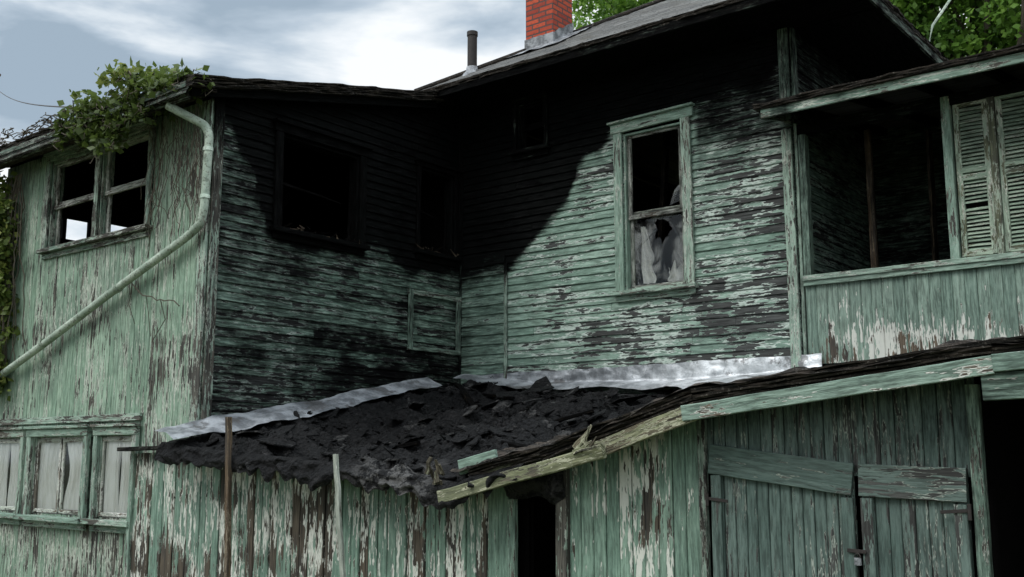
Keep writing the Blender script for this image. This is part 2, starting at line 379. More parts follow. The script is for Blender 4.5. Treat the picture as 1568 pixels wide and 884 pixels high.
# ------------------------------------------------------------------ walls
mb=MB(); clap(mb,fC,XB,XR,2.5,6.15,.085,opC,attC,miss=.004); mb.build('clapboard_wall_front',M['clap'],house)
mb=MB(); rake=lambda y:5.36+.232*(y-5.35)
clap(mb,fB,YA,YC,2.0,6.2,.085,opB,attB,ztop=lambda s:rake(s)-.03,miss=.004); mb.build('clapboard_wall_wing_side',M['clap'],house)
mb=MB(); clap(mb,fR,YC,14.5,2.5,6.15,.085,[],lambda s,z,r:(.45+cl((z-5)*.25,0,.3),.4,r,.2)); mb.build('clapboard_wall_side',M['clap'],house)
mb=MB(); vboard(mb,fA,-12.12,XB,lambda s:0,lambda s:5.36,.088,opA,attA); mb.build('vertical_board_wall_wing',M['vert'],house)
mb=MB(); clap(mb,fC,XB+.02,-7.42,2.7,4.2,.115,[],lambda s,z,r:(.28+cl((z-3.95)*2,0,.5)+cl((s+7.75)*-.4,0,.3),.22,r,.3),off=.022)
mb.build('replacement_boards',M['clap'],house)
mb=MB()
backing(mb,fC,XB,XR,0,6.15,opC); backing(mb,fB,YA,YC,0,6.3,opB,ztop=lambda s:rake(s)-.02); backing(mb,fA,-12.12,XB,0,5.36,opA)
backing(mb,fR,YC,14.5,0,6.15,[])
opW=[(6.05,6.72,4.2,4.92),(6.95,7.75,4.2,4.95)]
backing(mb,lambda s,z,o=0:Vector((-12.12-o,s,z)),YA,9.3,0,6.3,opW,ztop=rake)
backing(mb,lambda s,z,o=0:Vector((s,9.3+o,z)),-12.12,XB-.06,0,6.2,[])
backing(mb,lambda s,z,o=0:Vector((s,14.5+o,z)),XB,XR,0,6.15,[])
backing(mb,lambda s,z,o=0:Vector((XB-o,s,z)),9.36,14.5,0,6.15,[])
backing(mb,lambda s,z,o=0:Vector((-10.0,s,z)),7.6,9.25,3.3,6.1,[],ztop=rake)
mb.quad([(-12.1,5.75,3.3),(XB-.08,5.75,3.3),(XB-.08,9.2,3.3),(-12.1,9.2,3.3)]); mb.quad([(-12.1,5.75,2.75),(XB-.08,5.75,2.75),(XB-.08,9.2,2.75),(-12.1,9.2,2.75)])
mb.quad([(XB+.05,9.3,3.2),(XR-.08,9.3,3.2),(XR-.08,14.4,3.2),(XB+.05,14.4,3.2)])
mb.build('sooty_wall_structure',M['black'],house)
mb=MB()
for (a,b,c,d) in opW:
    for y in (a,b,(a+b)/2): mb.beam((-12.1,y,c),(-12.1,y,d),.05,.05,NB,cf(.8,.5))
    for z in (c,d,(c+d)/2+.05): mb.beam((-12.09,a,z),(-12.09,b,z),.05,.05,NB,cf(.8,.5))
for i in range(6): mb.beam((-11.6+i*.6,5.9,rake(5.9)-.1),(-11.6+i*.6,9.1,rake(9.1)-.1),.14,.045,NB,cf(1,.5))
for x,y in ((-10.9,8.2),(-9.2,8.8),(-10.3,6.9)): mb.beam((x,y,3.3),(x+.05,y,5.8),.09,.05,NA,cf(1,.5))
mb.beam((-10.9,7.4,3.4),(-9.3,7.6,5.0),.1,.04,NA,cf(1,.5)); mb.beam((-11.6,7.9,4.75),(-9.0,8.3,4.6),.1,.04,NA,cf(1,.5))
mb.build('charred_framing',M['brown'],house)

mb=MB(); T=mb.beam
T(fA(XB-.05,0,.025),fA(XB-.05,5.34,.025),.12,.03,NA,cf(.14,.48))
T(fB(YA+.045,0,.028),fB(YA+.045,5.38,.028),.10,.026,NB,lambda c,r:(.34+cl((c.z-4.6)*.6,0,.5),.45,r,.3))
T(fB(YC-.05,4.2,.03),fB(YC-.05,6.1,.03),.07,.03,NB,cf(1.3,.4))
T(fC(XB+.04,2.7,.048),fC(XB+.04,4.25,.048),.03,.02,NA,cf(.66,.4))
T(fC(-7.40,2.72,.042),fC(-7.40,4.2,.042),.04,.022,NA,lambda c,r:(.30+cl((c.z-3.9)*2,0,.7),.4,r,.3))
T(fC(XR-.05,2.7,.03),fC(XR-.05,5.1,.03),.10,.03,NA,lambda c,r:(.12+cl((c.z-4.7)*.9,0,.45),.38,r,.6))
T(fC(XR-.05,5.2,.03),fC(XR-.05,6.12,.03),.10,.03,NA,cf(.5,.4))
T(fR(YC+.03,2.86,.03),fR(YC+.03,5.15,.03),.09,.03,NB,cf(.3,.3)); T(fR(YC+.03,5.2,.03),fR(YC+.03,6.12,.03),.09,.03,NB,cf(.55,.3))
mb.build('corner_boards',M['trim'],house)

def window(name,F,nrm,op,cas,att=cf(.15,.3),matc='trim',mid=None,hang=.02,sashatt=cf(.4,.5),sashmat='brown',co=.04,lean=0,burnt=False):
    a,b,c,d=op; mb=MB(); T=mb.beam
    if cas>0:
        T(F(a-cas/2,c-.01,co),F(a-cas/2-lean*.5,d+.01,co),cas,.03,nrm,att,wob=.003); T(F(b+cas/2,c-.01,co),F(b+cas/2-lean*.5,d+.01+lean,co),cas,.03,nrm,att,wob=.003)
        T(F(a-cas-hang,d+cas/2+.012,co+.003),F(b+cas+hang,d+cas/2+.012+lean,co+.003),cas,.034,nrm,att)
        T(F(a-cas-hang-.02,d+cas+.022,co+.02),F(b+cas+hang+.02,d+cas+.022+lean,co+.02),.025,.075,nrm,att)
    T(F(a-cas-.03,c-.03,.045),F(b+cas+.03,c-.03,.045),.045,.11,nrm,att,wob=.003)
    T(F(a-cas,c-.085,.03),F(b+cas,c-.085,.03),.06,.025,nrm,att)
    ax=Vector(F(1,0,0)-F(0,0,0))
    T(F(a+.012,c,-.045),F(a+.012,d,-.045),.13,.024,ax,att); T(F(b-.012,c,-.045),F(b-.012,d,-.045),.13,.024,ax,att)
    T(F(a,d-.012,-.045),F(b,d-.012,-.045),.024,.13,nrm,att); T(F(a,c+.008,-.045),F(b,c+.008,-.045),.03,.13,nrm,att)
    mb.build(name+'_casing',M[matc],house)
    mb=MB(); T=mb.beam
    m=mid if mid else (c+d)/2; w=.045
    if burnt:
        T(F(a+.05,c,-.03),F(a+.045,d,-.03),.03,.03,nrm,sashatt,wob=.006); T(F(b-.05,c,-.06),F(b-.05,m+.1,-.06),.035,.03,nrm,sashatt,wob=.006,taper=.4)
        T(F(a+.03,m,-.04),F(b-.2,m-.06,-.04),.03,.03,nrm,sashatt,wob=.006,taper=.4)
        for _ in range(34):
            x=U(a-.05,b+.05); T(F(x,c+U(-.03,.03),U(-.05,.10)),F(x+U(-.09,.09),c+U(-.03,.09),U(-.05,.11)),U(.01,.035),.01,nrm,cf(U(.3,.9),.6),taper=.3)
    else:
      for (z0,z1,o) in ((m-.02,d-.03,-.03),(c+.03,m+.02,-.06)):
        T(F(a+.05,z0,o),F(a+.05,z1,o),w,.03,nrm,sashatt); T(F(b-.05,z0,o),F(b-.05,z1,o),w,.03,nrm,sashatt)
        T(F(a+.03,z0,o+.002),F(b-.03,z0,o+.002),w,.03,nrm,sashatt); T(F(a+.03,z1,o+.002),F(b-.03,z1,o+.002),w,.03,nrm,sashatt)
    mb.build(name+'_sash',M[sashmat],house)
window('main_window',fC,NA,opC[0],.105,att=cf(.10,.36,.7),mid=4.52,hang=.03,sashatt=cf(.45,.35,.6),sashmat='grey',lean=.015)
window('small_attic_window',fC,NA,opC[1],.05,att=cf(.74,.5),hang=.0,sashatt=cf(1.0,.5))
window('burnt_side_window',fB,NB,opB[0],.09,att=cf(.86,.6),sashatt=cf(.95,.5),burnt=True)
window('burnt_corner_window',fB,NB,opB[1],.05,att=cf(.92,.5),sashatt=cf(1.1,.5),burnt=True)
window('wing_upper_window_left',fA,NA,opA[3],.07,att=cf(.34,.6,.7),sashatt=cf(.42,.55,.8),sashmat='grey',hang=0)
window('wing_upper_window_right',fA,NA,opA[4],.07,att=cf(.30,.55,.7),sashatt=cf(.34,.5,.8),sashmat='grey',hang=0)
mb=MB(); T=mb.beam
for (a,b,c,d),co in zip(opA[:3],(.045,.075,.055)):
    at=cf(.10,.42,.6); w=.085 if co>.07 else .07
    T(fA(a-w/2,c-.02,co),fA(a-w/2,d+.02,co),w,.045,NA,at,wob=.003); T(fA(b+w/2,c-.02,co),fA(b+w/2,d+.02,co),w,.045,NA,at,wob=.003)
    T(fA(a-w,d+.05,co+.004),fA(b+w,d+.05,co+.004),.08,.05,NA,at); T(fA(a-w-.02,d+.105,co+.02),fA(b+w+.02,d+.105,co+.02),.03,.07,NA,at)
    T(fA(a-w-.03,c-.04,co+.02),fA(b+w+.03,c-.04,co+.02),.05,.13,NA,at)
    T(fA(a-w,c-.10,co-.01),fA(b+w,c-.10,co-.01),.07,.03,NA,at)
    T(fA(a+.01,c,-.02),fA(a+.01,d,-.02),.12,.02,NB,at); T(fA(b-.01,c,-.02),fA(b-.01,d,-.02),.12,.02,NB,at)
T(fA(-12.1,2.38,.04),fA(-9.0,2.38,.04),.07,.03,NA,cf(.1,.4))
mb.build('lower_window_casings',M['trim'],house)
mb=MB(); T=mb.beam
for (a,b,c,d) in opA[:3]:
    at=cf(.05,.40,.6); nn=2 if b-a>.9 else 1
    xs=[a+(b-a)*i/nn for i in range(nn+1)]
    for l,r_ in zip(xs,xs[1:]):
        for x in (l+.03,r_-.03): T(fA(x,c+.02,.012),fA(x,d-.02,.012),.035,.026,NA,at)
        for z in (c+.03,d-.03): T(fA(l+.02,z,.014),fA(r_-.02,z,.014),.04,.026,NA,at)
mb.build('lower_window_sashes',M['grey'],house)
mb=MB()
for (a,b,c,d) in opA[:3]: mb.quad([fA(a+.02,c+.02,.010),fA(b-.02,c+.02,.010),fA(b-.02,d-.02,.010),fA(a+.02,d-.02,.010)])
mb.build('lower_window_glass',M['clean_glass'],house)
mb=MB()
for (a,b,c,d) in opA[:3]:
    ph=R()*9; mid=(a+b)/2
    for (l,r_,sgn) in ((a,mid-.005,1),(mid+.01,b,-1)):
        def cur(u,v,l=l,r_=r_,sgn=sgn):
            pin=1-.20*math.sin(min(1,(1-v)*1.15)*math.pi)**1.5*(1 if b-a>.9 else .4)
            x=(l+(r_-l)*u*pin) if sgn>0 else (r_-(r_-l)*(1-u)*pin)
            return fA(x,c+(d-c)*v,-.014+.008*math.sin(u*34+ph+v*1.5)+.004*math.sin(u*71+v*3))
        mb.grid(cur,60,14)
mb.build('curtains',M['curtain'],house,True)
mb=MB()
mb.quad([fA(-12.1,1.2,-.5),fA(-9,1.2,-.5),fA(-9,2.6,-.5),fA(-12.1,2.6,-.5)]); mb.build('room_partition',M['plaster'],house)
mb=MB(); a,b,c,d=opC[0]; l,r_,bo,to=a+.075,b-.075,c+.055,4.49; N=56; cxm,czm=(l+r_)/2+.05,to-.16
outer=[];inner=[]
for i in range(N):
    t=2*math.pi*i/N; dx,dz=math.cos(t),math.sin(t); k=min((r_-l)/2/max(abs(dx),1e-4),(to-bo)/2/max(abs(dz),1e-4))
    outer.append(fC((l+r_)/2+dx*k,(bo+to)/2+dz*k,-.06)); q=.10+.07*noise.noise(Vector((dx*1.6,dz*1.6,5)))+(.035 if i%7==0 else 0)
    inner.append(fC(cxm+dx*q,czm+dz*q,-.06))
mb.add(outer+inner,[(i,(i+1)%N,N+(i+1)%N,N+i) for i in range(N)],[(0,0,.5,0)]*(2*N),[(0,0)]*(2*N))
mb.quad([fC(b-.075,4.6,-.03),fC(b-.075,4.78,-.03),fC(b-.14,4.72,-.03),fC(b-.2,4.57,-.03)])
mb.build('broken_window_glass',M['dirty_glass'],house)
mb=MB()
def rag(u,v):
    w_=(.10+.09*noise.noise(Vector((v*3,2,2))))
    return fC(a+.10+w_*(u+.2)*(1.6-v),bo+.02+(to-bo-.1)*v,-.12+.02*math.sin(u*14+v*5))
mb.grid(rag,16,24)
mb.grid(lambda u,v:fC(b-.28+.17*u+.03*noise.noise(Vector((u*3,v*3,6))),bo+.01+(.16+.10*noise.noise(Vector((u*4,0,9))))*v,-.12+.02*math.sin(u*12)),16,8)
mb.build('torn_curtain_remnant',M['plaster'] if False else M['curtain'],house,True)
mb=MB()
mb.beam((-5.75,9.7,3.2),(-5.55,9.75,5.8),.05,.08,NA,cf(.7,.5)); mb.beam((-6.2,10.2,4.9),(-4.6,10.0,4.4),.09,.05,NA,cf(.8,.5))
mb.build('fallen_lath',M['brown'],house)
mb=MB(); T=mb.beam
def patt(c,r): return (.44,.36,r,.3)
for (p,q,w) in (((8.34,3.18),(8.34,3.86),.07),((9.14,3.18),(9.14,3.86),.07),((8.3,3.83),(9.18,3.83),.06),((8.3,3.2),(9.18,3.2),.05)):
    T(fB(p[0],p[1],.042),fB(q[0],q[1],.042),w,.025,NB,patt)
mb.build('panel_frame',M['trim'],house)

# ------------------------------------------------------------------ roofs
def rotedge(mb,p0,p1,h,t,n=(0,-1,0),layers=5,sink=.03,seg=.06):
    p0=Vector(p0);p1=Vector(p1);n=Vector(n)
    L=(p1-p0).length;N=int(L/seg)
    for k in range(layers):
        sd=R()*50; zt=h*(k+1)/layers; zb=h*k/layers
        pts=[];fs=[]
        for i in range(N+1):
            q=i/N; p=p0.lerp(p1,q); oo=t*(.5+.6*noise.noise(Vector((q*L*2.1,sd,k))))+k*.006+.03*noise.noise(Vector((q*L*9,sd,3)))
            dz=.014*noise.noise(Vector((q*L*3,sd,7)))-sink*max(0,noise.noise(Vector((q*L*1.2,4,9))))
            for (z,o) in ((zb+dz,-.25),(zb+dz,oo),(zt+dz-.004,oo+.003),(zt+dz,-.25)):
                pts.append(p+n*o+Vector((0,0,z)))
        for i in range(N):
            for j in range(3):
                A=i*4+j; fs.append((A,A+4,A+5,A+1))
        fs.append((0,1,2,3)); fs.append((N*4,N*4+1,N*4+2,N*4+3))
        mb.add(pts,fs,[(0,0,.5,0)]*len(pts),[(p[0],p[2]) for p in pts])
mb=MB()
mb.grid(lambda u,v:Vector((-12.45+4.55*u,5.30+4.2*v,rake(5.30+4.2*v)+.075+.02*noise.noise(Vector((u*6,v*6,1))))),60,50,uvf=lambda u,v:(u*4.5,v*4.2))
mb.grid(lambda u,v:Vector((-12.45+4.5*u,5.32+4.2*v,rake(5.32+4.2*v)+.0)),10,10)
mb.build('wing_roof',M['shingle'],house)
mb=MB()
rotedge(mb,(-7.93,5.28,5.33),(-7.93,8.75,5.33+.232*3.47),.10,.05,(1,0,0),6)
rotedge(mb,(-12.5,5.32,5.34),(-7.93,5.32,5.34),.10,.05,(0,-1,0),5)
mb.build('wing_roof_ragged_edge',M['rot'],house)
mb=MB()
mb.beam((-12.4,5.33,5.29),(-8.02,5.33,5.29),.10,.03,NA,cf(.45,.55,.3)); mb.beam((-7.98,5.32,5.30),(-7.98,8.6,6.06),.09,.03,NB,cf(.95,.5,.2))
for (y,z,w,n) in ((5.27,5.275,.075,(0,-1,.5)),(5.25,5.325,.055,(0,-1,0))): mb.beam((-12.4,y,z),(-7.96,y,z+.02),w,.006,n,cf(.45,.6,.6))
mb.build('eave_fascia_gutter',M['trim'],house)
ex0,ex1,ey0,ey1,ez=-8.22,-3.0,8.50,15.2,6.22; ax=(ex0+ex1)/2; hr=(ex1-ex0)/2; SL=.61; zr=ez+hr*SL
def roofgrid(mb,A,B,C,D,nu,nv):
    A,B,C,D=map(Vector,(A,B,C,D)); W=(B-A).length; H=((D+C)/2-(A+B)/2).length
    mb.grid(lambda u,v:(A.lerp(B,u)).lerp(D.lerp(C,u),v)+Vector((0,0,.012*noise.noise(Vector((u*W*3,v*H*3,A.x)))+.012*((v*H/.13)%1<.5))),nu,nv,uvf=lambda u,v:(u*W,v*H))
mb=MB()
roofgrid(mb,(ex0,ey0,ez),(ex1,ey0,ez),(ax,ey0+hr,zr),(ax,ey0+hr,zr),80,50)
roofgrid(mb,(ex1,ey0,ez),(ex1,ey1,ez),(ax,ey1-hr,zr),(ax,ey0+hr,zr),80,50)
roofgrid(mb,(ex0,ey0,ez),(ex0,ey1,ez),(ax,ey1-hr,zr),(ax,ey0+hr,zr),60,40)
roofgrid(mb,(ex0,ey1,ez),(ex1,ey1,ez),(ax,ey1-hr,zr),(ax,ey1-hr,zr),30,20)
mb.build('main_hip_roof',M['shingle'],house)
mb=MB()
rotedge(mb,(ex0,ey0+.03,ez-.035),(ex1,ey0+.03,ez-.035),.05,.035,(0,-1,0),3,.01); rotedge(mb,(ex1-.03,ey0,ez-.035),(ex1-.03,ey1,ez-.035),.05,.035,(1,0,0),3,.01)
rotedge(mb,(ex0+.03,ey0,ez-.035),(ex0+.03,ey1,ez-.035),.05,.035,(-1,0,0),3,.01)
mb.tube([(ex0,ey0,ez+.02),(ax,ey0+hr,zr+.02)],.035,8)
mb.build('roof_edge_shingles',M['rot'],house)
mb=MB()
for k in range(6):
    y0=ey0+.05+k*.12; mb.beam((ex0+.05,y0+.06,6.13),(ex1-.05,y0+.06,6.13),.115,.02,(0,0,1),cf(1.1,.5))
for k in range(7):
    x0=XR+.02+k*.12; mb.beam((x0+.06,ey0+.8,6.133),(x0+.06,ey1-.1,6.133),.115,.02,(0,0,1),cf(.95,.5))
mb.beam((ex0,ey0+.035,6.155),(ex1,ey0+.035,6.155),.10,.03,NA,lambda c,r:(1.0 if c.x<-6 else .72,.5,r,.3)); mb.beam((ex1-.035,ey0,6.155),(ex1-.035,ey1,6.155),.10,.03,NB,cf(.55,.4))
mb.beam((ex0+.03,ey0,6.155),(ex0+.03,ey1,6.155),.10,.03,NB,cf(.95,.4))
mb.build('soffit_and_fascia',M['trim'],house)
mb=MB(); cx,cy,w=-7.08,9.62,.2
def brk(u,v):
    t=(u*4)%4; k=int(t); f=t-k; c=[(-1,-1),(1,-1),(1,1),(-1,1),(-1,-1)]
    if u>=1: k,f=3,1.
    x=c[k][0]+(c[k+1][0]-c[k][0])*f; y=c[k][1]+(c[k+1][1]-c[k][1])*f
    z=6.4+v*1.9; e=1.0+(.12 if z>8.0 else 0)
    return Vector((cx+x*w*e,cy+y*w*e,z))
mb.grid(brk,40,40,uvf=lambda u,v:(u*4*.4,v*1.9)); mb.quad([(cx-w,cy-w,8.28),(cx+w,cy-w,8.28),(cx+w,cy+w,8.28),(cx-w,cy+w,8.28)])
mb.build('brick_chimney',M['brick'],house)
mb=MB()
for (a,b,dx,dy) in (((-1,-1),(1,-1),0,-1),((1,-1),(1,1),1,0),((-1,1),(-1,-1),-1,0)):
    def fl(u,v,a=a,b=b,dx=dx,dy=dy):
        x=cx+(a[0]+(b[0]-a[0])*u)*(w+.012); y=cy+(a[1]+(b[1]-a[1])*u)*(w+.012)
        o=max(0,.35-v)/.35*.18; x+=dx*o+(a[0]+(b[0]-a[0])*u)*o*abs(dy); y+=dy*o+(a[1]+(b[1]-a[1])*u)*o*abs(dx)
        zr_=ez+SL*min(y-ey0,x-ex0)
        return Vector((x,y,zr_+.03+max(0,v-.35)*.2+.02*noise.noise(Vector((u*5,v*4,dx+2*dy)))))
    mb.grid(fl,16,14)
mb.build('chimney_flashing',M['lead'],house,True)
mb=MB(); mb.tube([(-7.74,8.97,6.4),(-7.74,8.97,6.98)],.058,20); mb.tube([(-7.74,8.97,6.96),(-7.74,8.97,7.01)],.066,20); mb.build('vent_pipe',M['iron'],house,False)
mb=MB(); mb.tube([(-7.74,8.97,6.42),(-7.74,8.97,6.52),(-7.74,8.97,6.57)],[.15,.075,.068],20); mb.build('vent_boot',M['lead'],house,True)
mb=MB(); mb.tube([(-3.05,10.8,6.2),(-3.0,10.83,6.45),(-2.6,11.05,7.1)],.014,10); mb.build('service_mast',M['pipe'],house,True)
def bez(pts,n=8):
    out=[]
    for i in range(len(pts)-1):
        for k in range(n): out.append(Vector(pts[i]).lerp(Vector(pts[i+1]),k/n))
    out.append(Vector(pts[-1]))
    for _ in range(2):
        out=[out[0]]+[(out[i-1]+out[i]*2+out[i+1])/4 for i in range(1,len(out)-1)]+[out[-1]]
    return out
mb=MB(); Y=5.57
mb.tube(bez([(-8.34,5.32,5.24),(-8.24,5.40,5.17),(-8.06,Y-.03,5.05),(-8.02,Y,4.95),(-8.05,Y,4.25),(-8.09,Y,4.12),(-8.30,Y,4.02),(-9.6,Y,3.60),(-10.9,Y,3.155),(-12.3,Y,2.71)],9),.040,14)
for x,z in ((-8.028,4.8),(-8.045,4.35)):
    mb.tube([(x,Y,z),(x,Y,z+.035)],.046,14)
for x in (-9.4,-10.8):
    q=(x+8.30)/(-4.0); mb.tube([(x,Y,4.02-1.31*q),(x-.04,Y,4.02-1.31*q-.013)],.046,14)
mb.build('downspout',M['pipe'],house,True)

# ------------------------------------------------------------------ porch
mb=MB(); T=mb.beam
vboard(mb,fC,-3.84,1.2,lambda s:2.84,lambda s:3.6,.10,[],attP,gap=.0015,jit=.001)
mb.build('porch_parapet',M['parapet'],house)
mb=MB(); T=mb.beam
T(fC(-3.84,3.635,.0),fC(1.2,3.645,.0),.05,.13,NA,cf(.15,.38,.5)); T(fC(-3.84,3.59,.035),fC(1.2,3.60,.035),.05,.03,NA,cf(.2,.3,.4))
T(fC(-3.80,3.66,.0),fC(-3.80,5.1,.0),.07,.09,NA,cf(.45,.3,.4))
T(fC(-2.485,3.66,.01),fC(-2.485,5.1,.01),.075,.09,NA,cf(.12,.4,.6))
T(fC(-3.84,5.07,.01),fC(1.2,5.07,.01),.10,.08,NA,cf(.75,.4,.4))
T((-3.97,8.69,5.125),(1.3,8.69,5.125),.085,.028,NA,lambda c,r:(.08 if noise.noise(Vector((c.x*2,1,1)))>-.1 else .5,.52,r,1.2))
T((-3.98,8.69,5.125),(-3.98,9.5,5.3),.09,.028,NB,cf(.5,.5,.5))
mb.build('porch_trim',M['trim'],house)
mb=MB()
for i in range(9):
    x=-3.7+i*.55; mb.beam((x,8.72,5.13),(x,11.3,5.55),.09,.045,NB,cf(.85,.5))
mb.build('porch_rafters',M['brown'],house)
mb=MB()
mb.grid(lambda u,v:Vector((-4.02+5.4*u,8.64+2.9*v,5.19+.16*2.9*v+.01*noise.noise(Vector((u*9,v*5,2))))),60,20,uvf=lambda u,v:(u*5.4,v*2.9))
mb.quad([(-4.0,8.7,5.175),(1.35,8.7,5.175),(1.35,11.5,5.62),(-4.0,11.5,5.62)])
mb.build('porch_roof',M['shingle'],house)
mb=MB(); rotedge(mb,(-4.03,8.66,5.17),(1.35,8.66,5.17),.05,.03,(0,-1,0),3,.008); rotedge(mb,(-4.0,8.66,5.17),(-4.0,9.3,5.28),.05,.03,(-1,0,0),3,.008); mb.build('porch_roof_edge',M['rot'],house)
mb=MB(); opP=[(-2.95,-2.2,2.9,4.95)]
clap(mb,fP,-3.85,1.2,2.86,5.6,.085,opP,lambda s,z,r:(.55,.35,r,.2)); mb.build('porch_back_wall',M['clap'],house)
mb=MB(); backing(mb,fP,-3.9,1.2,0,5.6,opP); mb.quad([(-3.85,9.25,2.9),(1.2,9.25,2.9),(1.2,11.3,2.9),(-3.85,11.3,2.9)])
mb.quad([(-3.85,9.28,2.84),(1.2,9.28,2.84),(1.2,9.28,3.6),(-3.85,9.28,3.6)]); mb.quad([(1.2,9.25,0),(1.2,11.4,0),(1.2,11.4,5.6),(1.2,9.25,5.1)])
mb.quad([(-3.8,13.2,0),(1.2,13.2,0),(1.2,13.2,5.6),(-3.8,13.2,5.6)])
mb.build('porch_structure',M['black'],house)
mb=MB(); T=mb.beam
for x in (-3.0,-2.15): T(fP(x,2.9,.03),fP(x,5.0,.03),.1,.03,NA,cf(.5,.4))
T(fP(-3.05,5.0,.034),fP(-2.1,5.0,.034),.1,.03,NA,cf(.55,.4))
T((-3.35,9.7,3.66),(-3.35,9.7,5.1),.06,.05,NA,cf(.45,.6)); T((-2.95,10.2,2.9),(-2.9,10.1,5.1),.12,.03,NB,cf(.6,.5))
mb.build('porch_door_frame',M['brown'],house)
mb=MB(); mb2=MB()
for (a,b) in ((-2.435,-2.15),(-2.09,-1.60),(-1.55,-1.1),(-1.05,-.6)):
    at=cf(.12,.40,.6)
    for x in (a+.025,b-.025): mb.beam(fC(x,3.68,.0),fC(x,5.04,.0),.05,.035,NA,at)
    for z in (3.70,4.36,4.42,5.02): mb.beam(fC(a+.04,z,.002),fC(b-.04,z,.002),.055 if z!=4.42 else .04,.035,NA,at)
    z=3.74
    while z<4.99:
        if not(4.33<z<4.45) and R()>.03: mb2.beam(fC(a+.045,z+U(-.003,.003),0),fC(b-.045,z+U(-.003,.003),0),.034 if z<4.35 else .045,.006,(0,-.75,.66),cf(.14 if z<4.35 else .3,.22 if z>4.4 else .3,.9),seg=.2)
        z+=.034
for x in (-2.12,-1.575): mb.beam(fC(x,3.66,.02),fC(x,5.06,.02),.055,.04,NA,cf(.1,.55,.2))
mb.build('shutter_frames',M['shut'],house); mb2.build('shutter_louvres',M['shut'],house)

# ------------------------------------------------------------------ lean-to / garage
zfp=[(-8.2,2.13),(-7.4,2.05),(-6.6,2.00),(-6,1.96),(-5,1.86),(-4.7,1.83),(-4.0,1.98),(-2.92,2.30),(-1.3,2.47),(1.5,2.60)]
zbp=[(-8.2,2.86),(-7,2.68),(-5,2.62),(-3.9,2.66),(1.5,2.72)]
def roofz(x,y):
    q=(y-5.35)/3.85; return interp(zfp,x)*(1-q)+interp(zbp,x)*q
mb=MB()
def rt(u,v):
    x=-8.13+4.0*u
    if v<.08:
        k=1-v/.08; y=5.33+.03*noise.noise(Vector((x*4,k*2,3))); z=roofz(x,5.35)-k*(.16+.13*noise.noise(Vector((x*2.2,1,1)))+.08*noise.noise(Vector((x*9,k,1))))+.02
        y-=.08*math.sin(k*2.2)+.05*noise.noise(Vector((x*8,k*3,9)))
        return Vector((x,y,z))
    y=5.35+(v-.08)/.92*3.86
    n=.17*noise.noise(Vector((x*1.3,y*1.3,2)))+.10*noise.noise(Vector((x*3.1,y*3.1,2)))+.05*noise.noise(Vector((x*8,y*8,4)))+.02*noise.noise(Vector((x*25,y*25,5)))
    c1=noise.cell(Vector((x*3.1+.6*noise.noise(Vector((x*2,y*2,1))),y*3.1+.6*noise.noise(Vector((x*2,y*2,5))),0))); n+=.045*(c1-.5)
    rg=1-abs(noise.noise(Vector((x*1.9+3,y*2.6,11)))); n+=.07*rg**8
    m_=.14*math.exp(-((x+7.5)/.5)**2-((y-8.7)/.4)**2)+.12*math.exp(-((x+5.6)/.6)**2-((y-7.2)/.8)**2)-.20*math.exp(-((x+6.4)/.9)**2-((y-6.9)/.8)**2)
    edge=cl((x+8.13)/.4,0.1,1)*(1-.65*cl((y-8.5)/.5)*(x>-7.2))
    return Vector((x,y,roofz(x,y)+.0+(n+m_)*edge))
mb.grid(rt,190,200,cf=lambda p:(cl(1.3-abs(p.x+5.25)/.42)*cl((5.6-p.y)*5),0,.5,0))
mb.build('charred_collapsed_roof',M['char'],shed,False)
def rtz(x,y): return rt((x+8.13)/4.0,.08+.92*(y-5.35)/3.86).z
mb=MB()
for i in range(2400):
    x=U(-8.0,-4.0); y=U(5.35,9.0); 
    if noise.noise(Vector((x*1.5,y*1.5,7)))<-.05 and R()<.8: continue
    z=rtz(x,y); sz=U(.01,.04)*(2 if R()<.06 else 1)
    c=Vector((x,y,z+sz*.2)); pts=[c+Vector((U(-1,1)*sz,U(-1,1)*sz,U(-.5,.6)*sz)) for _ in range(6)]
    mb.add(pts,[(0,1,2),(0,2,3),(0,3,4),(1,2,5),(3,4,5),(0,1,5)],[(0,0,R(),0)]*6,[(0,0)]*6)
for i in range(170):
    x=U(-7.9,-4.2); y=U(5.4,8.9); s_=U(.06,.20)*(1.5 if R()<.15 else 1); z=rtz(x,y)+.015
    up=Vector((U(-.5,.5),U(-.75,.15),1)).normalized(); a=up.orthogonal().normalized(); ang=U(0,6.3); a=(a*math.cos(ang)+up.cross(a)*math.sin(ang)); b=up.cross(a); n_=7; c=Vector((x,y,z))
    top=[c+a*math.cos(6.283*k/n_)*s_*U(.6,1.15)+b*math.sin(6.283*k/n_)*s_*.6*U(.6,1.15)+up*U(0,.015) for k in range(n_)]; bot=[p-up*.012 for p in top]
    cc=(0,0,.5,0) if R()<.93 else (.5,0,.5,0)
    mb.add(top+bot,[tuple(range(n_))]+[(k,(k+1)%n_,n_+(k+1)%n_,n_+k) for k in range(n_)],[cc]*(2*n_),[(0,0)]*(2*n_))
for i in range(60):
    x=U(-8.0,-4.2); y=U(5.5,9.0); z=rtz(x,y)+U(.0,.02); a=U(0,6.3); l=U(.08,.35)
    mb.beam((x,y,z),(x+l*math.cos(a),y+l*math.sin(a),z+U(-.02,.08)),U(.012,.05),U(.008,.02),(0,0,1),cf(0,.5),taper=.4)
mb.build('charred_rubble',M['char'],shed)
mb=MB()
for (x0,y0,x1,y1) in ((-7.3,8.7,-6.6,8.3),(-7.0,8.2,-7.6,8.6),(-5.9,6.9,-5.0,7.4),(-5.2,6.3,-4.6,5.9),(-6.5,5.9,-5.8,6.1),(-4.9,8.0,-4.5,7.2)):
    mb.beam((x0,y0,rtz(x0,y0)+.04),(x1,y1,rtz(x1,y1)+.07),.07,.03,(0,0,1),cf(.78,.5),wob=.006)
